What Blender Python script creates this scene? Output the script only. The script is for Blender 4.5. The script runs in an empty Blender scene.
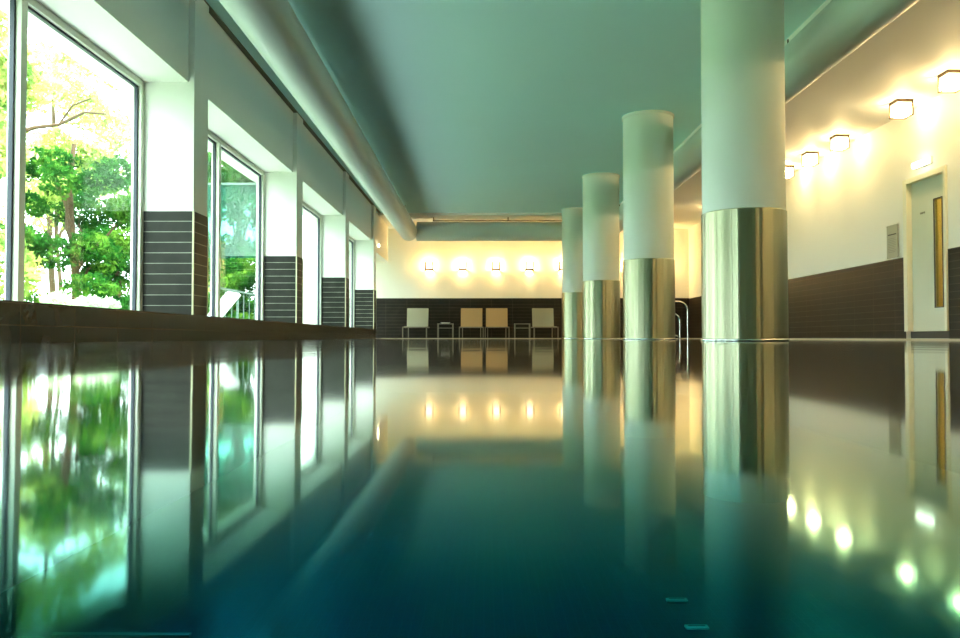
import bpy, bmesh, math, random
import numpy as np
from mathutils import Vector, Matrix
R = math.radians
sc = bpy.context.scene
C = sc.collection
random.seed(7)
rng = np.random.default_rng(7)

# ------------------------------------------------------------ camera, sky, exposure
F = 775.0
cd = bpy.data.cameras.new('camera'); cam = bpy.data.objects.new('camera', cd); C.objects.link(cam)
cd.sensor_width = 36.0; cd.lens = F / 960 * 36.0; cd.clip_start = 0.01; cd.clip_end = 500
CZ = 0.03
cam.location = (0, 0, CZ)
cam.rotation_euler = (R(90) + math.atan(18.7 / F), 0, math.atan(4 / F))
sc.camera = cam
sc.view_settings.view_transform = 'Standard'; sc.view_settings.look = 'None'
sc.view_settings.gamma = 1; sc.view_settings.use_curve_mapping = False
sc.view_settings.exposure = 1.45
sc.cycles.max_bounces = 10; sc.cycles.diffuse_bounces = 6; sc.cycles.transparent_max_bounces = 16
sc.cycles.sample_clamp_indirect = 6.0

w = bpy.data.worlds.new('sky'); sc.world = w; w.use_nodes = True
bg = w.node_tree.nodes['Background']
bg.inputs[0].default_value = (0.93, 1.0, 1.03, 1); bg.inputs[1].default_value = 6.2

sd = bpy.data.lights.new('sun', 'SUN'); so = bpy.data.objects.new('sun', sd); C.objects.link(so)
sd.energy = 7.0; sd.angle = R(1.0); sd.color = (1.0, 0.93, 0.72)
# the sun stands high behind the building's right side and lights the garden only
so.rotation_euler = Vector((-0.62, 0.42, -0.75)).to_track_quat('-Z', 'Y').to_euler()

# ------------------------------------------------------------ helpers
def link(o, parent=None):
    C.objects.link(o)
    if parent is not None: o.parent = parent
    return o

class MB:
    """collects shapes, builds ONE mesh object"""
    def __init__(s): s.v = []; s.f = []; s.sm = []
    def add(s, vs, fs, smooth=False):
        n = len(s.v); s.v += [tuple(v) for v in vs]
        s.f += [tuple(i + n for i in f) for f in fs]; s.sm += [smooth] * len(fs)
        return s
    def box(s, x0, x1, y0, y1, z0, z1, M=None):
        vs = [(x, y, z) for x in (x0, x1) for y in (y0, y1) for z in (z0, z1)]
        if M is not None: vs = [M @ Vector(v) for v in vs]
        return s.add(vs, [(0,1,3,2), (4,6,7,5), (0,4,5,1), (2,3,7,6), (0,2,6,4), (1,5,7,3)])
    def lathe(s, prof, cx=0, cy=0, n=64, cap=True):
        """prof: list of (r, z) bottom to top"""
        vs = []; m = len(prof)
        for i in range(n):
            a = 2 * math.pi * i / n
            for r, z in prof: vs.append((cx + r * math.cos(a), cy + r * math.sin(a), z))
        fs = []
        for i in range(n):
            j = (i + 1) % n
            for k in range(m - 1): fs.append((i*m+k, j*m+k, j*m+k+1, i*m+k+1))
        s.add(vs, fs, True)
        if cap:
            s.add([vs[i*m] for i in range(n)], [tuple(range(n))[::-1]])
            s.add([vs[i*m+m-1] for i in range(n)], [tuple(range(n))])
        return s
    def tube(s, pts, r, n=12, rs=None):
        pts = [Vector(p) for p in pts]; vs = []; N = len(pts)
        up = Vector((0.13, 0.27, 0.95)).normalized(); prev = None
        for i, p in enumerate(pts):
            t = (pts[min(i+1, N-1)] - pts[max(i-1, 0)]).normalized()
            a = prev if prev is not None else (up if abs(t.dot(up)) < .9 else Vector((1, 0, 0)))
            u = (a - t * a.dot(t)).normalized(); prev = u; b = t.cross(u)
            rr = rs[i] if rs else r
            for k in range(n):
                q = 2 * math.pi * k / n
                vs.append(p + u * (rr * math.cos(q)) + b * (rr * math.sin(q)))
        fs = [(i*n+k, i*n+(k+1) % n, (i+1)*n+(k+1) % n, (i+1)*n+k) for i in range(N-1) for k in range(n)]
        s.add(vs, fs, True)
        s.add(vs[:n], [tuple(range(n))[::-1]]); s.add(vs[-n:], [tuple(range(n))])
        return s
    def build(s, name, mat, parent=None, bevel=0, origin=None):
        me = bpy.data.meshes.new(name); me.from_pydata(s.v, [], s.f); me.validate()
        me.polygons.foreach_set('use_smooth', s.sm[:len(me.polygons)] + [False] * max(0, len(me.polygons) - len(s.sm)))
        bm = bmesh.new(); bm.from_mesh(me); bmesh.ops.recalc_face_normals(bm, faces=bm.faces); bm.to_mesh(me); bm.free()
        me.materials.append(mat)
        o = bpy.data.objects.new(name, me)
        if origin is not None:
            me.transform(Matrix.Translation(-Vector(origin))); o.location = origin
        link(o, parent)
        if bevel:
            m = o.modifiers.new('bevel', 'BEVEL'); m.width = bevel; m.segments = 2; m.limit_method = 'ANGLE'
        return o

def thing(name, label, cat, loc=(0, 0, 0), rz=0, group=None, kind=None):
    o = bpy.data.objects.new(name, None); o.location = loc; o.rotation_euler = (0, 0, rz)
    o.empty_display_size = .1
    link(o); return tag(o, label, cat, group, kind)
def tag(o, label=None, cat=None, group=None, kind=None):
    if label: o['label'] = label
    if cat: o['category'] = cat
    if group: o['group'] = group
    if kind: o['kind'] = kind
    return o
def struct(o, label=None): o['kind'] = 'structure'; (label and o.__setitem__('label', label)); return o
def copy_tree(root, label, loc=None, rz=None):
    kids = [o for o in list(C.objects) if o.parent is root]
    r = root.copy(); C.objects.link(r); r['label'] = label
    if loc is not None: r.location = loc
    if rz is not None: r.rotation_euler = (0, 0, rz)
    for k in kids:
        sub = [o for o in list(C.objects) if o.parent is k]
        c = k.copy(); C.objects.link(c); c.parent = r
        for g in sub:
            d = g.copy(); C.objects.link(d); d.parent = c
    return r

# ------------------------------------------------------------ materials
def mat(name, col, rough=.5, metal=0, spec=.5, emit=None, es=0, noise=0, nscale=8, bump=0):
    m = bpy.data.materials.new(name); m.use_nodes = True
    nt = m.node_tree; p = nt.nodes['Principled BSDF']
    p.inputs['Base Color'].default_value = (*col, 1); p.inputs['Roughness'].default_value = rough
    p.inputs['Metallic'].default_value = metal; p.inputs['Specular IOR Level'].default_value = spec
    if emit: p.inputs['Emission Color'].default_value = (*emit, 1); p.inputs['Emission Strength'].default_value = es
    if noise or bump:
        tc = nt.nodes.new('ShaderNodeNewGeometry'); n = nt.nodes.new('ShaderNodeTexNoise')
        n.inputs['Scale'].default_value = nscale; n.inputs['Detail'].default_value = 5
        nt.links.new(tc.outputs['Position'], n.inputs['Vector'])
        if noise:
            mx = nt.nodes.new('ShaderNodeMix'); mx.data_type = 'RGBA'
            mx.inputs[6].default_value = (*[c * (1 - noise) for c in col], 1)
            mx.inputs[7].default_value = (*[min(1, c * (1 + noise)) for c in col], 1)
            nt.links.new(n.outputs['Fac'], mx.inputs[0]); nt.links.new(mx.outputs[2], p.inputs['Base Color'])
        if bump:
            b = nt.nodes.new('ShaderNodeBump'); b.inputs['Strength'].default_value = bump; b.inputs['Distance'].default_value = .01
            nt.links.new(n.outputs['Fac'], b.inputs['Height']); nt.links.new(b.outputs[0], p.inputs['Normal'])
    return m

def tile_mat(name, c1, c2, grout, tw, th, gw, rough=.35, floor=False, z0=0.0, bumpd=.004, spec=.3):
    m = bpy.data.materials.new(name); m.use_nodes = True
    nt = m.node_tree; p = nt.nodes['Principled BSDF']; L = nt.links.new
    g = nt.nodes.new('ShaderNodeNewGeometry'); s = nt.nodes.new('ShaderNodeSeparateXYZ'); L(g.outputs['Position'], s.inputs[0])
    cb = nt.nodes.new('ShaderNodeCombineXYZ')
    if floor: L(s.outputs[0], cb.inputs[0]); L(s.outputs[1], cb.inputs[1])
    else:
        a = nt.nodes.new('ShaderNodeMath'); a.operation = 'ADD'; L(s.outputs[0], a.inputs[0]); L(s.outputs[1], a.inputs[1])
        z = nt.nodes.new('ShaderNodeMath'); z.operation = 'SUBTRACT'; L(s.outputs[2], z.inputs[0]); z.inputs[1].default_value = z0
        L(a.outputs[0], cb.inputs[0]); L(z.outputs[0], cb.inputs[1])
    b = nt.nodes.new('ShaderNodeTexBrick'); b.offset = 0; b.squash = 1
    b.inputs['Scale'].default_value = 1; b.inputs['Brick Width'].default_value = tw; b.inputs['Row Height'].default_value = th
    b.inputs['Mortar Size'].default_value = gw; b.inputs['Mortar Smooth'].default_value = 0.1; b.inputs['Bias'].default_value = 0
    b.inputs['Color1'].default_value = (*c1, 1); b.inputs['Color2'].default_value = (*c2, 1); b.inputs['Mortar'].default_value = (*grout, 1)
    L(cb.outputs[0], b.inputs['Vector'])
    n = nt.nodes.new('ShaderNodeTexNoise'); n.inputs['Scale'].default_value = 6; n.inputs['Detail'].default_value = 6
    L(g.outputs['Position'], n.inputs['Vector'])
    mx = nt.nodes.new('ShaderNodeMix'); mx.data_type = 'RGBA'; mx.blend_type = 'MULTIPLY'; mx.inputs[0].default_value = .6
    cr = nt.nodes.new('ShaderNodeValToRGB'); cr.color_ramp.elements[0].color = (.55, .55, .55, 1); cr.color_ramp.elements[1].color = (1.3, 1.3, 1.3, 1)
    cr.color_ramp.elements[0].position = .3; cr.color_ramp.elements[1].position = .7
    L(n.outputs['Fac'], cr.inputs[0]); L(b.outputs['Color'], mx.inputs[6]); L(cr.outputs[0], mx.inputs[7]); L(mx.outputs[2], p.inputs['Base Color'])
    bp = nt.nodes.new('ShaderNodeBump'); bp.inputs['Distance'].default_value = bumpd; bp.inputs['Strength'].default_value = .6; bp.invert = True
    L(b.outputs['Fac'], bp.inputs['Height']); L(bp.outputs[0], p.inputs['Normal'])
    p.inputs['Roughness'].default_value = rough; p.inputs['Specular IOR Level'].default_value = spec
    return m

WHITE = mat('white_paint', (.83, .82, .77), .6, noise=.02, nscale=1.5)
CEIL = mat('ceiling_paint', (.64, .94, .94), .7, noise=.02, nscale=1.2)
DUCT = mat('duct_paint', (.62, .68, .65), .4)
COLW = mat('column_paint', (.74, .78, .70), .55, noise=.02, nscale=3)
FRAME = mat('window_frame_paint', (.74, .76, .66), .35)
GASKET = mat('gasket_rubber', (.02, .03, .05), .5)
TILE = tile_mat('dark_wall_tile', (.010, .008, .0055), (.013, .0105, .0075), (.05, .045, .03), .6, .0945, .0035, .42, z0=0.035, spec=.22)
PIERT = tile_mat('pier_tile', (.020, .020, .016), (.026, .026, .020), (.26, .27, .22), 90, .0945, .0035, .45, z0=0.035, spec=.16)
TILEDK = mat('dado_edge', (.03, .025, .018), .4)
EDGE = mat('tile_edge_trim', (.62, .60, .38), .35)
DECK = tile_mat('deck_tile', (.34, .25, .16), (.38, .28, .18), (.2, .15, .1), .3, .3, .004, .4, floor=True)
LIP = mat('pool_lip', (.62, .50, .33), .4, noise=.1, nscale=12)
POOLT = tile_mat('pool_mosaic', (.0003, .003, .024), (.0004, .0035, .028), (.001, .014, .045), .05, .05, .0022, .3, floor=True)
POOLW = tile_mat('pool_wall_mosaic', (.0003, .003, .024), (.0004, .0035, .028), (.001, .014, .045), .05, .05, .0022, .3)
DARKM = mat('dark_bronze_metal', (.10, .065, .035), .35, metal=.6)
CAGE = mat('brown_lacquer', (.09, .045, .015), .7)
CHROME = mat('polished_steel', (.75, .74, .70), .18, metal=1)
FABW = mat('pale_sling_fabric', (.37, .36, .27), .8, noise=.05, nscale=60)
FABT = mat('tan_sling_fabric', (.44, .29, .13), .8, noise=.05, nscale=60)
CHFR = mat('chair_frame_metal', (.22, .20, .15), .4, metal=.6)
DOORM = mat('door_laminate', (.62, .66, .55), .45)
DOORF = mat('door_frame_paint', (.80, .78, .62), .45)
PLATE = mat('brushed_plate', (.42, .42, .34), .4, metal=.4)
INK = mat('sign_ink', (.05, .045, .04), .6)
WOODG = mat('corridor_paint', (.80, .74, .50), .6)
BARK = mat('bark', (.06, .03, .012), .9, noise=.4, nscale=14, bump=.6)
LAWN = mat('lawn', (.20, .34, .12), .9, noise=.4, nscale=5)
PAVE = mat('terrace_paving', (.62, .62, .58), .7, noise=.1, nscale=4)
PLAST = mat('white_plastic', (.85, .86, .84), .4)
RAILM = mat('railing_metal', (.10, .16, .14), .5)
def glow(name, col, s):
    m = bpy.data.materials.new(name); m.use_nodes = True; nt = m.node_tree; nt.nodes.clear()
    e = nt.nodes.new('ShaderNodeEmission'); e.inputs[0].default_value = (*col, 1); e.inputs[1].default_value = s
    o = nt.nodes.new('ShaderNodeOutputMaterial'); nt.links.new(e.outputs[0], o.inputs[0]); return m
def opal(name, col, s, tr):
    m = glow(name, col, s); nt = m.node_tree; e = nt.nodes['Emission']; o = nt.nodes['Material Output']
    t = nt.nodes.new('ShaderNodeBsdfTransparent'); t.inputs[0].default_value = (tr, tr, tr, 1)
    a = nt.nodes.new('ShaderNodeAddShader'); nt.links.new(e.outputs[0], a.inputs[0]); nt.links.new(t.outputs[0], a.inputs[1]); nt.links.new(a.outputs[0], o.inputs[0]); return m
OPAL_R = opal('opal_glass_ceiling_lamp', (1.0, .74, .38), 6, .6)
BULB_R = glow('ceiling_lamp_bulb', (1.0, .68, .27), 135)
OPAL_B = glow('opal_glass_wall_lamp', (1.0, .85, .55), 1.6)
BULB_B = glow('wall_lamp_bulb', (1.0, .65, .22), 118)
OPAL_E = glow('emergency_diffuser', (1.0, .92, .66), 5)
SPOTG = glow('spot_glass', (1.0, .8, .5), 20)

def steel():
    m = bpy.data.materials.new('brushed_steel_sleeve'); m.use_nodes = True; nt = m.node_tree; p = nt.nodes['Principled BSDF']; L = nt.links.new
    p.inputs['Base Color'].default_value = (.43, .42, .28, 1); p.inputs['Metallic'].default_value = 1
    p.inputs['Roughness'].default_value = .3
    p.inputs['Anisotropic'].default_value = 1.0; p.inputs['Anisotropic Rotation'].default_value = .25
    t = nt.nodes.new('ShaderNodeTangent'); t.direction_type = 'RADIAL'; t.axis = 'Z'; L(t.outputs[0], p.inputs['Tangent'])
    tc = nt.nodes.new('ShaderNodeTexCoord'); mp = nt.nodes.new('ShaderNodeMapping'); mp.inputs['Scale'].default_value = (16, 16, .012)
    n = nt.nodes.new('ShaderNodeTexNoise'); n.inputs['Scale'].default_value = 1.0; n.inputs['Detail'].default_value = 4
    L(tc.outputs['Object'], mp.inputs[0]); L(mp.outputs[0], n.inputs['Vector'])
    b = nt.nodes.new('ShaderNodeBump'); b.inputs['Strength'].default_value = 1.0; b.inputs['Distance'].default_value = .013
    L(n.outputs['Fac'], b.inputs['Height']); L(b.outputs[0], p.inputs['Normal'])
    return m
STEEL = steel()

def schlick(nt, f0, fmax=1.0, pw=5.0):
    L = nt.links.new; lw = nt.nodes.new('ShaderNodeLayerWeight'); lw.inputs['Blend'].default_value = .5
    p = nt.nodes.new('ShaderNodeMath'); p.operation = 'POWER'; L(lw.outputs['Facing'], p.inputs[0]); p.inputs[1].default_value = pw
    m = nt.nodes.new('ShaderNodeMath'); m.operation = 'MULTIPLY_ADD'; L(p.outputs[0], m.inputs[0]); m.inputs[1].default_value = fmax - f0; m.inputs[2].default_value = f0
    return m
def glass(name, tint, refl=1.0):
    m = bpy.data.materials.new(name); m.use_nodes = True; nt = m.node_tree; nt.nodes.clear(); L = nt.links.new
    tr = nt.nodes.new('ShaderNodeBsdfTransparent'); tr.inputs[0].default_value = (*tint, 1)
    gl = nt.nodes.new('ShaderNodeBsdfGlossy' if refl else 'ShaderNodeBsdfDiffuse'); gl.inputs['Roughness'].default_value = .02
    fr = schlick(nt, .02 if refl else .12, .9 if refl else .2)
    if not refl: gl.inputs[0].default_value = (.12, .38, .32, 1)
    mx = nt.nodes.new('ShaderNodeMixShader'); o = nt.nodes.new('ShaderNodeOutputMaterial')
    L(fr.outputs[0], mx.inputs[0]); L(tr.outputs[0], mx.inputs[1]); L(gl.outputs[0], mx.inputs[2]); L(mx.outputs[0], o.inputs[0])
    return m
GLASS = glass('window_glass', (.90, .985, .95))
TEALBAND = glass('stand_in_mesh', (.30, .57, .49), 0)

def leafmat(name, a, b, c):
    m = bpy.data.materials.new(name); m.use_nodes = True; nt = m.node_tree; nt.nodes.clear(); L = nt.links.new
    g = nt.nodes.new('ShaderNodeNewGeometry'); n = nt.nodes.new('ShaderNodeTexNoise'); n.inputs['Scale'].default_value = 1.6; n.inputs['Detail'].default_value = 6
    L(g.outputs['Position'], n.inputs['Vector'])
    cr = nt.nodes.new('ShaderNodeValToRGB'); e = cr.color_ramp.elements
    e[0].position = .35; e[0].color = (*a, 1); e[1].position = .68; e[1].color = (*c, 1); x = e.new(.5); x.color = (*b, 1)
    L(n.outputs['Fac'], cr.inputs[0])
    d = nt.nodes.new('ShaderNodeBsdfDiffuse'); t = nt.nodes.new('ShaderNodeBsdfTranslucent'); mx = nt.nodes.new('ShaderNodeMixShader'); mx.inputs[0].default_value = .35
    L(cr.outputs[0], d.inputs[0]); L(cr.outputs[0], t.inputs[0]); L(d.outputs[0], mx.inputs[1]); L(t.outputs[0], mx.inputs[2])
    o = nt.nodes.new('ShaderNodeOutputMaterial'); L(mx.outputs[0], o.inputs[0]); return m
LEAFD = leafmat('deep_green_leaves', (.006, .035, .008), (.02, .10, .015), (.12, .24, .03))
LEAFY = leafmat('yellow_green_leaves', (.12, .24, .05), (.38, .44, .12), (.60, .58, .22))
LEAFP = leafmat('pale_leaves', (.22, .36, .20), (.5, .62, .42), (.75, .80, .62))

def water():
    m = bpy.data.materials.new('pool_water'); m.use_nodes = True; nt = m.node_tree; nt.nodes.clear(); L = nt.links.new
    g = nt.nodes.new('ShaderNodeNewGeometry')
    mp = nt.nodes.new('ShaderNodeMapping'); mp.inputs['Scale'].default_value = (1.0, .5, 1)
    n = nt.nodes.new('ShaderNodeTexNoise'); n.inputs['Scale'].default_value = 2.2; n.inputs['Detail'].default_value = 2
    L(g.outputs['Position'], mp.inputs[0]); L(mp.outputs[0], n.inputs['Vector'])
    b = nt.nodes.new('ShaderNodeBump'); b.inputs['Strength'].default_value = .10; b.inputs['Distance'].default_value = .02
    L(n.outputs['Fac'], b.inputs['Height'])
    tr = nt.nodes.new('ShaderNodeBsdfTransparent'); tr.inputs[0].default_value = (.10, .62, .76, 1)
    gl = nt.nodes.new('ShaderNodeBsdfGlossy'); gl.inputs['Roughness'].default_value = .055; L(b.outputs[0], gl.inputs['Normal'])
    lw = nt.nodes.new('ShaderNodeLayerWeight'); lw.inputs['Blend'].default_value = .5
    mr = nt.nodes.new('ShaderNodeMapRange'); mr.interpolation_type = 'SMOOTHSTEP'
    mr.inputs['From Min'].default_value = .66; mr.inputs['From Max'].default_value = 1.0; mr.inputs['To Min'].default_value = .02; mr.inputs['To Max'].default_value = 1.0
    L(lw.outputs['Facing'], mr.inputs['Value'])
    sq = nt.nodes.new('ShaderNodeMath'); sq.operation = 'POWER'; L(lw.outputs['Facing'], sq.inputs[0]); sq.inputs[1].default_value = 1.3
    fr = nt.nodes.new('ShaderNodeMath'); fr.operation = 'MULTIPLY'; L(mr.outputs[0], fr.inputs[0]); L(sq.outputs[0], fr.inputs[1])
    tn = nt.nodes.new('ShaderNodeValToRGB'); tn.color_ramp.elements[0].position = .70; tn.color_ramp.elements[0].color = (.18, .90, .76, 1)
    tn.color_ramp.elements[1].position = .90; tn.color_ramp.elements[1].color = (1, 1, 1, 1)
    L(lw.outputs['Facing'], tn.inputs[0]); L(tn.outputs[0], gl.inputs['Color'])
    mx = nt.nodes.new('ShaderNodeMixShader'); o = nt.nodes.new('ShaderNodeOutputMaterial')
    L(fr.outputs[0], mx.inputs[0]); L(tr.outputs[0], mx.inputs[1]); L(gl.outputs[0], mx.inputs[2]); L(mx.outputs[0], o.inputs[0])
    return m
WATER = water()

# ------------------------------------------------------------ the room
XP = -2.61          # aisle face of the left piers and of the ledge
XH = -2.665         # face of the headers between the piers
XG = -3.09          # window plane
XO = -3.40
XQ = -3.17          # outer face of the piers          # outer face of the left wall
XR = 5.82           # right wall
XD = 4.80           # pool edge on the right
YB = 22.0           # far wall
YE = 19.6           # far pool edge
Y0 = -3.0
ZC = 3.185
ZR = 3.13            # lower ceiling strip on the right and at the far end
XS = 3.20
ZH = 2.335           # underside of the headers
ZS = 0.235          # top of the ledge
ZT = 1.13           # top of the tiled dado
ZTL = 1.165         # same on the piers
DEP = -1.35
PIERS = [(-.72, -.37), (3.10, 3.45), (6.92, 7.27), (10.74, 11.10), (14.56, 14.92), (18.28, 18.66)]

mb = MB()
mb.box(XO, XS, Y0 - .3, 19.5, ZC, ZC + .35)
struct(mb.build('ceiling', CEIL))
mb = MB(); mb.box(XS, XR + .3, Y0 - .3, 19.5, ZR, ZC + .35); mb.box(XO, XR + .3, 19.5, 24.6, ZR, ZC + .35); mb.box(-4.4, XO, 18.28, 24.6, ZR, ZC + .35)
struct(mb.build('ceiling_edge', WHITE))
# pool shell and decks
mb = MB().box(XO, XR + .3, Y0 - .3, YE + .05, DEP - .2, DEP)
struct(mb.build('floor_pool', POOLT))
mb = MB(); mb.box(XP - .3, XP, Y0, 19.2, DEP, -.02); mb.box(XD + .02, XD + .3, Y0, YE + .2, DEP, -.02)
mb.box(XP - .3, XD + .3, YE + .02, YE + .2, DEP, -.02); mb.box(XP - .3, XD + .3, Y0 - .1, Y0 + .02, DEP, -.02)
struct(mb.build('wall_pool', POOLW))
mb = MB(); mb.box(XD, XR + .3, Y0 - .3, YE, -.3, .012); mb.box(-4.4, XR + .3, YE, 24.6, -.3, .012); mb.box(-4.4, XP - .02, 18.9, YE, -.3, .012)
struct(mb.build('floor', DECK))
mb = MB(); mb.box(XD - .03, XD + .10, Y0, YE + .1, -.08, .020); mb.box(XP, XD - .03, YE - .03, YE + .10, -.08, .020)
struct(mb.build('trim_1', LIP))

# left wall: headers, piers
mb = MB()
for a, b in zip(PIERS[:-1], PIERS[1:]):
    mb.box(XO, XH, a[1], b[0], ZH, ZC)
mb.box(XO, XH, Y0, PIERS[0][0], ZS, ZC)
for a, b in PIERS: mb.box(XQ, XP, a, b, ZS, ZC); mb.box(XO, XQ, a, b, ZH, ZC)
mb.box(XO, XH, 18.66, 21.45, 2.14, ZR)            # lintel over the side passage
WL = struct(mb.build('wall_left', WHITE))
for a, b in PIERS:
    e = .006
    mb = MB(); mb.box(XG + .035, XP + e, a - e, b + e, ZS, ZTL)
    struct(mb.build('tile_cladding', PIERT, WL))
    mb = MB(); mb.box(XP - .004, XP + e + .004, a - e - .004, a + .004, ZS, ZTL + .003)
    mb.box(XP - .004, XP + e + .004, b - .004, b + e + .004, ZS, ZTL + .003)
    struct(mb.build('corner_bead', EDGE, WL))
# shadow gap under the ceiling along the left wall
mb = MB().box(XP - .05, XP + .006, Y0, 19.5, ZC - .014, ZC)
struct(mb.build('trim_2', mat('shadow_gap_grey', (.16, .17, .13), .7)))
# passage beyond the last pier
mb = MB(); mb.box(-4.4, -4.2, 18.28, 18.8, 0, ZR); mb.box(-4.4, -4.2, 21.6, 22.3, 0, ZR); mb.box(-4.4, -4.2, 18.8, 21.6, 0, .3); mb.box(-4.4, -4.2, 18.8, 21.6, 2.7, ZR); mb.box(-4.2, XO, 18.28, 18.5, 0, ZR)
WP = struct(mb.build('wall_passage', WHITE))
t = thing('window_6', None, None); struct(t)  # invented glazing, added to let daylight into the passage
mb = MB(); mb.box(-4.33, -4.27, 18.8, 18.86, .3, 2.7); mb.box(-4.33, -4.27, 21.54, 21.6, .3, 2.7); mb.box(-4.33, -4.27, 18.86, 21.54, 2.64, 2.7); mb.box(-4.33, -4.27, 18.86, 21.54, .3, .36)
mb.build('window_frame', FRAME, t)
MB().box(-4.306, -4.294, 18.85, 21.55, .35, 2.65).build('glass_pane', GLASS, t)
# ledge (tiled bench at the windows), rounded at its far end
mb = MB(); n = 14; xe = XP; rr = .18
out = [(XO - .0, Y0), (xe, Y0)]
for i in range(n + 1):
    t = math.pi / 2 * i / n; out.append((xe - rr + rr * math.cos(t), 18.84 - rr + rr * math.sin(t)))
out += [(XO, 18.84)]
k = len(out)
vs = [(x, y, -.4) for x, y in out] + [(x, y, ZS) for x, y in out]
mb.add(vs, [tuple(range(k))[::-1], tuple(range(k, 2*k))] + [(i, (i+1) % k, (i+1) % k + k, i + k) for i in range(k)])
LEDGE = tile_mat('ledge_tile', (.030, .020, .014), (.040, .027, .018), (.075, .05, .03), .58, .125, .003, .25, z0=.10 - .125)
struct(mb.build('ledge_left', LEDGE), 'dark brown tiled ledge below the windows')

# right wall with the door opening
DY0, DY1, DZ0, DZ1 = 9.72, 10.71, .115, 2.20
mb = MB()
mb.box(XR, XR + .3, Y0, DY0, 0, ZC); mb.box(XR, XR + .3, DY1, YB, 0, ZC)
mb.box(XR, XR + .3, DY0, DY1, DZ1, ZC)
mb.box(XR, XR + .3, DY0, DY1, 0, .02)
WR = struct(mb.build('wall_right', WHITE))
mb = MB(); mb.box(XR - .008, XR + .01, Y0, DY0 - .005, .012, ZT); mb.box(XR - .008, XR + .01, DY1 + .005, YB - .01, .012, ZT)
struct(mb.build('tile_cladding', TILE, WR))
mb = MB(); mb.box(XR - .011, XR, Y0, DY0 - .005, ZT, ZT + .012); mb.box(XR - .011, XR, DY1 + .005, YB - .01, ZT, ZT + .012)
struct(mb.build('cladding_cap', TILEDK, WR))
# far wall
mb = MB().box(-4.4, XR + .3, YB, YB + .3, 0, ZC)
WF = struct(mb.build('wall_far', WHITE))
struct(MB().box(-4.2, XR, YB - .012, YB, .012, ZT).build('tile_cladding', TILE, WF))
struct(MB().box(-4.2, XR, YB - .016, YB, ZT, ZT + .022).build('cladding_cap', TILEDK, WF))
# wall behind the camera
mb = MB().box(XO, XR + .3, Y0 - .3, Y0, -.4, ZC)
struct(mb.build('wall_rear', WHITE))

# ------------------------------------------------------------ windows
def window(i, y0, y1):
    t = thing('window_%d' % i, None, None, (0, 0, 0)); struct(t)
    z0, z1 = ZS, ZH; fx0, fx1 = XG - .05, XG + .03; fw = .055
    ym = (y0 + y1) / 2 - .10
    mb = MB(); mb.box(fx0, fx1, y0, y0 + fw, z0, z1); mb.box(fx0, fx1, y1 - fw, y1, z0, z1)
    mb.box(fx0, fx1, y0 + fw, y1 - fw, z1 - fw, z1); mb.box(fx0, fx1, y0 + fw, y1 - fw, z0, z0 + .02)
    mb.build('window_frame', FRAME, t, bevel=.004)
    MB().box(fx0, fx1 + .01, ym - .035, ym + .035, z0 + .02, z1 - fw).build('mullion', FRAME, t, bevel=.004)
    mb = MB()
    for a, b in ((y0 + fw, ym - .035), (ym + .035, y1 - fw)):
        g = .018
        mb.box(XG - .03, XG - .0, a, a + g, z0 + .02, z1 - fw); mb.box(XG - .03, XG - .0, b - g, b, z0 + .02, z1 - fw)
        mb.box(XG - .03, XG - .0, a + g, b - g, z1 - fw - g, z1 - fw)
    mb.build('gasket', GASKET, t)
    for a, b in ((y0 + fw, ym - .035), (ym + .035, y1 - fw)):
        MB().box(XG - .024, XG - .012, a + .01, b - .01, z0 + .02, z1 - fw - .01).build('glass_pane', GLASS, t)
    return t
for i, (a, b) in enumerate(zip(PIERS[:-1], PIERS[1:])): window(i + 1, a[1], b[0])

# ------------------------------------------------------------ water
n = 40
mb = MB().add([(XP, Y0 + .02, 0), (XD - .03, Y0 + .02, 0), (XD - .03, YE - .03, 0), (XP, YE - .03, 0)], [(0, 1, 2, 3)])
tag(mb.build('pool_water', WATER), 'still teal pool water mirroring the whole hall', 'water', kind='stuff')

NOZ = mat('inlet_plate', (.30, .42, .36), .4)
for y, l in ((4.1, 'farther small oblong inlet plate on the pool floor'), (3.72, 'nearer small oblong inlet plate on the pool floor')):
    t = thing('pool_inlet', l, 'pool inlet', (1.01, y, DEP))
    MB().box(-.055, .055, -.02, .02, 0, .012).build('inlet_plate', NOZ, t, bevel=.003)
    MB().box(-.04, .04, -.004, .004, .012, .014).build('slot', INK, t)
struct(MB().box(-2.0, -1.36, 3.60, 3.63, DEP, DEP + .01).build('trim_3', mat('pale_floor_line', (.10, .16, .15), .5)))

# ------------------------------------------------------------ ventilation duct around the ceiling
t = thing('ventilation_duct', 'long round pale duct hung under the ceiling along three sides', 'duct', (0, 0, 2.77))
LX, RX, BY, DZ, DR = -1.84, 3.16, 20.02, 2.77, .232
MB().tube([(LX + .02, Y0 + .02, 0), (LX - .03, 8, 0), (LX - .11, BY + .02, 0)], DR, 48).build('duct_run', DUCT, t)
MB().tube([(RX, Y0 + .02, 0), (RX, 8, 0), (RX, BY + .02, 0)], DR, 48).build('duct_run', DUCT, t)
MB().tube([(LX + .1, BY, 0.01), (0, BY, 0.01), (RX - .1, BY, 0.01)], DR + .014, 48).build('duct_run', DUCT, t)
mb = MB().tube([(-1.32, BY - .12, .27), (0, BY - .12, .27), (RX - .3, BY - .12, .27)], .016, 8)
mb.build('hanging_rail', DARKM, t)
for x in (-1.3, .62, 2.5): MB().box(x - .012, x + .012, BY - .132, BY - .108, .27, .358).build('hanger', DARKM, t)
for x in (LX, RX):
    for y in (3, 8, 13, 18): MB().tube([(x, y, .22), (x, y, .358)], .01, 8).build('hanger', DARKM, t)

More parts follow.
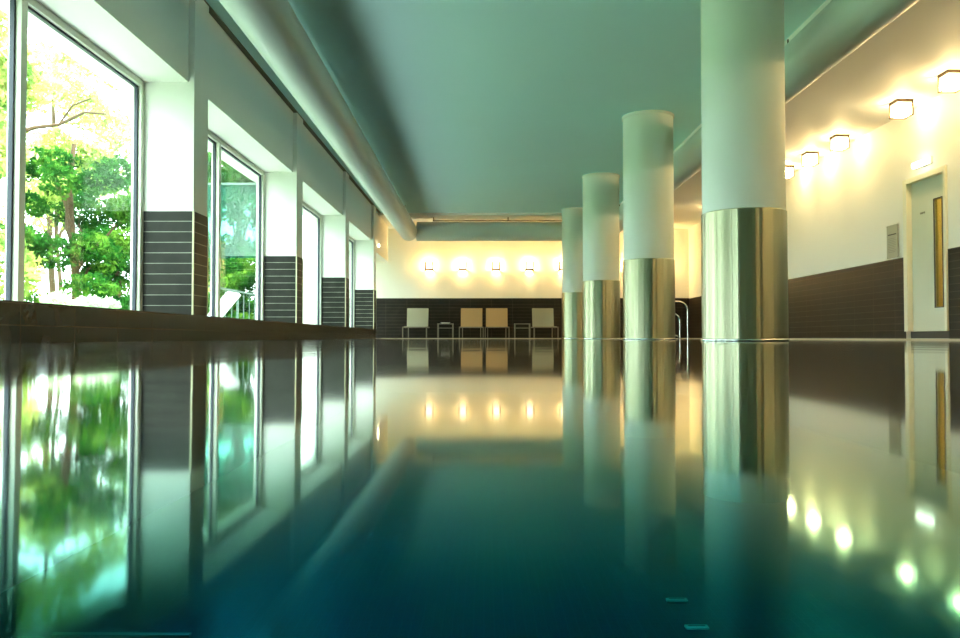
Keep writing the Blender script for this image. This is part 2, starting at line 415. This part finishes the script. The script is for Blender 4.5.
# ------------------------------------------------------------ columns
COLS = [(2.30, 6.86), (2.345, 11.03), (2.285, 15.1), (2.275, 19.05)]
clab = ['nearest and widest column, steel sleeve below white shaft',
        'second nearest column, its steel sleeve beside the curved handrail',
        'third column back, partly hidden behind the second one',
        'farthest column, standing in front of the far wall lamps']
def column(x, y, label):
    t = thing('column', label, 'column', (x, y, DEP), 0, 'round columns standing in the pool', 'thing')
    z = -DEP
    MB().lathe([(.352, z + ZT), (.352, z + ZC - .02)], n=96, cap=False).build('painted_shaft', COLW, t)
    MB().lathe([(.362, 0), (.362, .01), (.362, z + ZT - .012), (.362, z + ZT - .006), (.352, z + ZT)], n=128).build('steel_sleeve', STEEL, t)
    MB().lathe([(.362, z - .002), (.372, z), (.372, z + .018), (.362, z + .022)], n=96, cap=False).build('base_ring', CHROME, t)
    MB().lathe([(.352, z + ZC - .03), (.368, z + ZC - .03), (.368, z + ZC)], n=96, cap=False).build('ceiling_collar', COLW, t)
    return t
for (x, y), l in zip(COLS, clab): column(x, y, l)

# ------------------------------------------------------------ ceiling lamps on the right
def ceiling_lamp(x, y, label):
    t = thing('ceiling_lamp', label, 'lamp', (x, y, ZR), 0, 'cube lamps on the ceiling along the right wall')
    s = .105; e = .014
    MB().box(-s, s, -s, s, -.038, 0).build('mounting_plate', DARKM, t)
    MB().box(-s + .012, s - .012, -s + .012, s - .012, -.194, -.022).build('opal_glass', OPAL_R, t, bevel=.01)
    MB().lathe([(.012, -.150), (.042, -.138), (.055, -.11), (.042, -.082), (.02, -.072)], n=20).build('bulb', BULB_R, t)
    mb = MB()
    for sx in (-1, 1):
        for sy in (-1, 1):
            if sx < 0 and sy < 0: continue     # the photo shows no post at this corner
            mb.box(sx*s - e*(sx > 0)*1.4, sx*s + e*(sx < 0)*1.4, sy*s - e*(sy > 0)*1.4, sy*s + e*(sy < 0)*1.4, -.2, -.022)
    for a in (-1, 1):
        mb.box(-s, s, a*s - e*(a > 0)*1.4, a*s + e*(a < 0)*1.4, -.208, -.2); mb.box(a*s - e*(a > 0)*1.4, a*s + e*(a < 0)*1.4, -s, s, -.208, -.2)
    mb.build('cage_frame', DARKM, t)
    return t
for y, l in ((9.03, 'ceiling cube lamp cut by the right photo edge, nearest one'),
             (10.13, 'ceiling cube lamp second nearest, just above the wall plate and door'),
             (11.89, 'middle ceiling cube lamp, third from the right photo edge'),
             (12.97, 'ceiling cube lamp second from the nearest column'),
             (14.0, 'ceiling cube lamp half hidden by the nearest column')):
    ceiling_lamp(5.475, y, l)
for y in (1.2, 2.9, 4.4, 5.6, 7.3):
    ceiling_lamp(5.475, y, 'ceiling cube lamp nearer than the door, beyond the right photo edge')
for y in (16.5, 18.3):
    ceiling_lamp(5.475, y, 'ceiling cube lamp beyond the nearest column, out of sight behind it')
# wall lamps on the far wall
def wall_lamp(x, label):
    t = thing('wall_lamp', label, 'lamp', (x, YB, 2.05), 0, 'square wall lamps on the far wall')
    s = .122; e = .04
    MB().box(-.05, .05, -.03, 0, -.05, .05).build('mounting_plate', DARKM, t)
    MB().box(-s + .042, s - .042, -.19, -.165, -s + .044, s - .01).build('opal_glass', OPAL_B, t, bevel=.008)
    MB().box(-.05, .05, -.15, -.05, -.05, .05).build('bulb', BULB_B, t, bevel=.02)
    mb = MB()
    mb.box(-s, -s + e, -.215, -.19, -s, s); mb.box(s - e, s, -.215, -.19, -s, s); mb.box(-s, s, -.215, -.19, -s, -s + e + .004)
    mb.box(-s, -s + e, -.19, -.02, -s, -s + e); mb.box(s - e, s, -.19, -.02, -s, -s + e)
    mb.build('cage_frame', CAGE, t)
    return t
for i, l in enumerate(['leftmost square wall lamp on the far wall', 'second wall lamp from the left on the far wall',
                       'middle wall lamp, third from the left on the far wall', 'fourth wall lamp from the left on the far wall',
                       'wall lamp half hidden behind the farthest column']):
    wall_lamp(-1.55 + .945 * i, l)
for i in (5, 6, 7): wall_lamp(-1.55 + .945 * i, 'wall lamp on the far wall hidden behind the row of columns')

# spotlight on the lintel at the passage
t = thing('spotlight', 'tiny round spotlight on the lintel above the side passage', 'lamp', (XH, 19.2, 2.32))
MB().tube([(0, 0, 0), (.04, 0, 0)], .03, 16).build('lamp_housing', CHROME, t)
MB().tube([(.0395, 0, 0), (.06, 0, 0)], .035, 16).build('lamp_glass', SPOTG, t)

# ------------------------------------------------------------ door in the right wall
D = thing('door_1', 'cream door with a narrow vertical glass slit', None); struct(D)
fw = .09
mb = MB()
mb.box(XR - .03, XR + .30, DY0 + .002, DY0 + .05, DZ0, DZ1); mb.box(XR - .03, XR + .30, DY1 - fw, DY1 - .002, DZ0, DZ1)
mb.box(XR - .03, XR + .30, DY0 + .05, DY1 - fw, DZ1 - .07, DZ1 - .002)
mb.build('door_frame', DOORF, D, bevel=.003)
a, b = DY0 + .05, DY1 - fw
sy0, sy1, sz0, sz1 = 9.915, 10.09, .43, 1.83
lx0, lx1 = XR + .045, XR + .09
mb = MB()
mb.box(lx0, lx1, a, sy0, DZ0 + .003, DZ1 - .07); mb.box(lx0, lx1, sy1, b, DZ0 + .003, DZ1 - .07)
mb.box(lx0, lx1, sy0, sy1, DZ0 + .003, sz0); mb.box(lx0, lx1, sy0, sy1, sz1, DZ1 - .07)
mb.build('door_leaf', DOORM, D)
mb = MB(); q = .012
mb.box(lx0 - .006, lx0 + .002, sy1 - .002, sy1 + q, sz0 - q, sz1 + q); mb.box(lx0 - .006, lx0 + .002, sy0 - q, sy0 + .002, sz0 - q, sz1 + q)
mb.box(lx0 - .006, lx0 + .002, sy0, sy1, sz1, sz1 + q); mb.box(lx0 - .006, lx0 + .002, sy0, sy1, sz0 - q, sz0)
mb.build('slit_frame', INK, D)
MB().box(lx0 + .015, lx0 + .022, sy0, sy1, sz0, sz1).build('glass_slit', glass('slit_glass', (.9, .85, .6)), D)
MB().box(XR + .06, XR + .3, DY0, DY1, .02, DZ0).build('threshold_shadow', INK, D)  # black filler, its colour stands for the shadow below the door
mb = MB(); yy = 10.30
for k, ww in enumerate((.018, .012, .02, .014, .016)):
    mb.box(lx0 - .003, lx0, yy + k*.024, yy + k*.024 + ww, 1.685, 1.71)
mb.build('door_plaque', mat('plaque_grey', (.22, .22, .17), .5), D)
# lit corridor behind the door
mb = MB(); mb.box(XR + 1.3, XR + 1.4, 8.5, 12, 0, 2.6); mb.box(XR + .3, XR + 1.4, 8.5, 8.6, 0, 2.6); mb.box(XR + .3, XR + 1.4, 12, 12.1, 0, 2.6)
mb.box(XR + .3, XR + 1.4, 8.5, 12, 2.6, 2.7); mb.box(XR + .3, XR + 1.4, 8.5, 12, -.1, 0)
struct(mb.build('wall_corridor', WOODG))
tag(MB().box(XR + .7, XR + .9, 11.0, 11.2, 2.56, 2.6).build('corridor_light', glow('corridor_glow', (1, .82, .42), 20)), 'small warm ceiling light in the corridor behind the door', 'lamp')

t = thing('emergency_light', 'white slim luminaire on the wall above the cream door', 'lamp', (XR, 10.22, 2.335))
MB().box(-.03, 0, -.19, .19, -.04, .05).build('housing', PLAST, t)
MB().box(-.075, -.03, -.185, .185, -.035, .035).build('diffuser', OPAL_E, t, bevel=.012)

t = thing('wall_sign', 'metal notice plate on standoffs on the wall left of the door', 'sign', (XR, 11.01, 1.395))
MB().box(-.022, -.016, -.145, .145, -.235, .235).build('sign_plate', PLATE, t)
for sy in (-1, 1):
    for sz in (-1, 1):
        MB().tube([(0, sy*.13, sz*.22), (-.03, sy*.13, sz*.22)], .009, 12).build('standoff', CHROME, t)
mb = MB(); mb.box(-.024, -.022, -.11, .11, .092, .108)
mb.build('heading_line', INK, t)
mb = MB(); random.seed(3)
for k in range(9):
    z = .04 - k * .024; L_ = random.uniform(.07, .11)
    mb.box(-.0235, -.022, -L_, .11, z, z + .006)
mb.build('text_lines', mat('faint_ink', (.24, .24, .19), .6), t)

# ------------------------------------------------------------ chairs and side tables
def lounge_chair(x, y, rz, fab, label):
    t = thing('lounge_chair', label, 'chair', (x, y, .012), rz, 'low lounge chairs along the far wall')
    MB().box(-.295, .295, .24, .262, .34, .87, Matrix.Rotation(R(-8), 4, 'X')).build('backrest', fab, t, bevel=.008)
    MB().box(-.295, .295, -.26, .27, .30, .325).build('seat', fab, t, bevel=.008)
    mb = MB()
    mb.box(-.33, .33, -.30, -.27, .285, .312); mb.box(-.33, -.303, -.30, .30, .285, .312); mb.box(.303, .33, -.30, .30, .285, .312); mb.box(-.30, .30, .27, .30, .285, .312)
    mb.build('seat_frame', CHFR, t)
    for sx in (-1, 1):
        MB().box(sx*.33 - .012 * (1 + sx), sx*.33 + .012 * (1 - sx), -.30, -.272, 0, .285).build('leg', CHFR, t)
        MB().box(sx*.25 - .012, sx*.25 + .012, .27, .30, 0, .285).build('leg', CHFR, t)
    return t
lounge_chair(-1.84, 20.95, R(-3), FABW, 'pale lounge chair at the far left, below the leftmost wall lamp')
lounge_chair(-.34, 20.95, 0, FABT, 'tan lounge chair, left one of the middle pair')
lounge_chair(.35, 20.95, 0, FABT, 'tan lounge chair, right one of the middle pair')
lounge_chair(1.64, 20.95, R(4), FABW, 'pale lounge chair at the right, next to the farthest column')
def side_table(x, y, label):
    t = thing('side_table', label, 'table', (x, y, .012), 0, 'small side tables between the lounge chairs')
    mb = MB(); mb.box(-.215, .215, -.2, .2, .385, .40); mb.build('tabletop', CHFR, t, bevel=.004)
    mb = MB()
    for s in (-1, 1): mb.box(s*.2 - .01, s*.2 + .01, -.18, .18, .27, .285); mb.box(-.19, .19, s*.18 - .01, s*.18 + .01, .27, .285)
    mb.build('shelf_frame', CHFR, t)
    for sx in (-1, 1):
        for sy in (-1, 1): MB().box(sx*.2 - .011, sx*.2 + .011, sy*.18 - .011, sy*.18 + .011, 0, .385).build('leg', CHFR, t)
    return t
tb = side_table(-1.04, 20.9, 'small side table left, between pale and tan lounge chairs')
# folded towel-like tray on the left table
side_table(1.03, 20.9, 'small empty side table right of the tan chair pair')
mb = MB().lathe([(.02, 0), (.10, .004), (.13, .022), (.125, .026), (.09, .012), (.02, .010)], n=32)
o = mb.build('shallow_dish', PLAST, None); o.location = (-1.04, 20.9, .412)
tag(o, 'shallow pale dish standing on the left side table', 'dish')

# ------------------------------------------------------------ pool ladder at the far right corner
t = thing('pool_ladder', 'steel pool ladder with curved handrails behind the second column', 'ladder', (5.0, 18.2, 0))
def arch(x0, x1, y, h, r, zl=-.9):
    pts = [(x1, y, zl), (x1, y, h - r)]
    for i in range(1, 13):
        a = math.pi / 2 * i / 12; pts.append((x1 - r + r * math.cos(a), y, h - r + r * math.sin(a)))
    for i in range(0, 13):
        a = math.pi / 2 + math.pi / 2 * i / 12; pts.append((x0 + r + r * math.cos(a), y, h - r + r * math.sin(a)))
    pts.append((x0, y, zl)); return pts
t.location = (0, 0, 0)
MB().tube(arch(4.0, 4.57, 17.4, .84, .22), .022, 16).build('handrail', CHROME, t)
MB().tube(arch(3.90, 4.32, 17.1, .56, .18), .022, 16).build('handrail', CHROME, t)
MB().tube([(4.14, 17.1, .02), (4.2, 17.1, .085), (4.29, 17.1, .04), (4.32, 17.1, -.05)], .018, 12).build('grab_hook', CHROME, t)

# ------------------------------------------------------------ garden beyond the windows
mb = MB().add([(-60, -30, -.05), (XO, -30, -.05), (XO, 60, -.05), (-60, 60, -.05)], [(0, 1, 2, 3)])
struct(mb.build('lawn', LAWN))
mb = MB().box(-5.2, XO, -4, 40, -.05, .02)
struct(mb.build('terrace', PAVE))
t = thing('terrace_railing', 'thin metal railing along the terrace edge outside the windows', 'railing', (0, 0, .02))
for z in (.12, .95): MB().box(-5.12, -5.08, 14, 40, z, z + .035).build('rail', RAILM, t)
mb = MB()
for k in range(66): mb.box(-5.107, -5.093, 14.06 + k*.39, 14.078 + k*.39, .15, .95)
o = mb.build('baluster', RAILM, t); o['kind'] = 'stuff'
for k in range(14): MB().box(-5.12, -5.08, 14 + 2*k - .02, 14 + 2*k + .02, 0, .985).build('post', RAILM, t)

t = thing('sun_lounger', 'white garden lounger with raised back outside the second window', 'lounger', (-4.78, 13.0, .02), R(-90))
M = Matrix.Translation((0, .2, .30)) @ Matrix.Rotation(R(50), 4, 'X')
MB().box(-.30, .30, 0, .60, -.03, .03, M).build('backrest', PLAST, t, bevel=.01)
MB().box(-.30, .30, -.95, .2, .27, .31).build('seat', PLAST, t, bevel=.01)
for sx in (-1, 1):
    for y in (-.85, .1): MB().box(sx*.27 - .02, sx*.27 + .02, y - .02, y + .02, 0, .27).build('leg', PLAST, t)

# screen added across the terrace to stand in for the window's teal band
t = thing('stand_in_screen', 'teal mesh screen between posts, hung across the terrace behind the second window', 'screen', (-3.75, 11.45, .02))
MB().box(-.52, .52, -.004, .004, 1.19, 2.28).build('stand_in_mesh', TEALBAND, t)
for sx in (-1, 1): MB().box(sx*.54 - .02, sx*.54 + .02, -.02, .02, 0, 2.31).build('post', FRAME, t)
MB().box(-.52, .52, -.015, .015, 2.28, 2.31).build('top_bar', RAILM, t)

def foliage(name, mat_, clumps, n, size, parent):
    tot = sum(r[0]*r[1]*r[2] for _, r in clumps); V = []
    for c, r in clumps:
        m = max(40, int(n * r[0]*r[1]*r[2] / tot))
        d = rng.normal(size=(m, 3)); d /= np.linalg.norm(d, axis=1)[:, None]
        rad = rng.uniform(.35, 1.0, (m, 1)) ** .5
        P = np.array(c) + d * rad * np.array(r) * (1 + .15 * np.sin(d[:, :1] * 9 + d[:, 2:] * 7))
        a = rng.normal(size=(m, 3)); a /= np.linalg.norm(a, axis=1)[:, None]
        b = np.cross(a, rng.normal(size=(m, 3))); b /= np.linalg.norm(b, axis=1)[:, None]
        s = size * rng.uniform(.6, 1.4, (m, 1))
        nn = np.cross(a, b) * s * .12
        V.append(np.stack([P - a*s, P - b*s*.45 + nn, P + a*s, P + b*s*.45 + nn], 1).reshape(-1, 3))
    V = np.concatenate(V); k = len(V) // 4
    me = bpy.data.meshes.new(name); me.vertices.add(len(V)); me.vertices.foreach_set('co', V.ravel())
    me.loops.add(4*k); me.loops.foreach_set('vertex_index', np.arange(4*k))
    me.polygons.add(k); me.polygons.foreach_set('loop_start', np.arange(k)*4); me.update(calc_edges=True)
    me.materials.append(mat_)
    return link(bpy.data.objects.new(name, me), parent)
def tree(x, y, label, mt, clumps, n, size, trunk_h, tr=.13, cat='tree', name='garden_tree', extra=()):
    t = thing(name, label, cat, (x, y, -.05), 0, 'trees and shrubs in the garden')
    random.seed(int(abs(x*31 + y*17)))
    pts = []; rs = []
    for i in range(9):
        z = trunk_h * i / 8; pts.append((.05*math.sin(z*1.7), .06*math.sin(z*1.1 + 1), z)); rs.append(tr * (1 - .6 * i / 8) * (1.35 if i == 0 else 1))
    MB().tube(pts, tr, 12, rs).build('trunk', BARK, t)
    for c, r in clumps[:6]:
        z = min(trunk_h * .95, max(.3, c[2] * .55)); p0 = Vector((.05*math.sin(z*1.7), .06*math.sin(z*1.1 + 1), z)); p1 = Vector(c)
        pts = [p0 + (p1 - p0) * (i / 6) + Vector((0, 0, .12 * math.sin(math.pi * i / 6))) + Vector([random.uniform(-.05, .05) for _ in range(3)]) * (0 < i) for i in range(7)]
        MB().tube(pts, tr, 8, [tr * .4 * (1 - .75 * i / 6) for i in range(7)]).build('branch', BARK, t)
    for P, q in extra: MB().tube(P, .03, 8, [q * (1 - .12 * i) for i in range(len(P))]).build('branch', BARK, t)
    foliage('foliage', mt, clumps, n, size, t)
    return t
def clumps(n, cx, cz, rx, rz, r0, seed):
    q = np.random.default_rng(seed); out = []
    for i in range(n):
        a = q.uniform(0, 2*math.pi); rr = math.sqrt(q.uniform(0, 1)) * rx
        out.append(((cx + rr*math.cos(a), rr*math.sin(a), cz + q.uniform(-1, 1)*rz), (r0*q.uniform(.7, 1.3), r0*q.uniform(.7, 1.3), r0*q.uniform(.5, .9))))
    return out
tree(-8.1, 15.2, 'dark green bushy tree with a brown trunk outside the nearest window', LEAFD, clumps(30, -.05, 2.0, 1.15, 1.85, .42, 12), 24000, .048, 3.9, .10)
tree(-11.5, 20.5, 'tall yellow green tree with open crown behind the dark one', LEAFY, clumps(26, .2, 5.2, 2.4, 2.8, .62, 2), 9000, .075, 7.5, .09)
tree(-8.5, 12.5, 'light green tree at the left edge of the nearest window', LEAFY, clumps(14, 0, 3.2, .9, 2.6, .7, 3), 12000, .085, 5.6, .12, extra=[([(0, 0, 2.9), (.6, 0, 3.3), (1.18, 0, 3.5), (1.55, .05, 3.56), (2.0, 0, 3.75), (2.35, 0, 3.72)], .045), ([(1.55, .05, 3.56), (1.8, 0, 3.86), (2.1, 0, 3.98)], .02)])
tree(-8.4, 17.6, 'rounded dark shrub right of the brown trunk', LEAFD, clumps(9, 0, 1.4, .5, 1.0, .46, 4), 9000, .05, 2.2, .07, 'shrub', 'garden_shrub')
tree(-5.9, 11.6, 'low pale shrub in front of the dark green tree', LEAFP, clumps(14, 0, .45, .75, .22, .2, 5), 6000, .04, .6, .04, 'shrub', 'garden_shrub')
tree(-7.2, 22.8, 'deep green tree seen through the half lowered screen', LEAFD, clumps(18, 0, 3.0, .9, 2.8, .75, 6), 15000, .09, 6, .14)
tree(-9.4, 27.2, 'yellow green tree left of the tree behind the screen', LEAFY, clumps(14, 0, 3.4, .7, 3.0, .75, 8), 9000, .10, 6, .12)
tree(-6.5, 20.0, 'small bright shrub under the tree behind the screen', LEAFD, clumps(12, 0, 1.25, .65, .75, .4, 9), 7000, .05, 1.6, .05, 'shrub', 'garden_shrub')
tree(-10.1, 18.3, 'yellow leaved small tree just behind the dark green tree', LEAFY, clumps(12, 0, 3.9, 1.0, .7, .45, 11), 9000, .055, 3.8, .06)
for k, (x, y) in enumerate([(-8.6, -6.2), (-8.4, 1.1), (-8.2, 4.4), (-8.8, 8.4), (-8.2, -10.5)]):
    tree(x, y, 'dense green tree left of the view, outside the nearest windows', LEAFD, clumps(20, 0, 2.0, 1.2, 1.8, .65, 20 + k), 9000, .09, 4.5, .10)
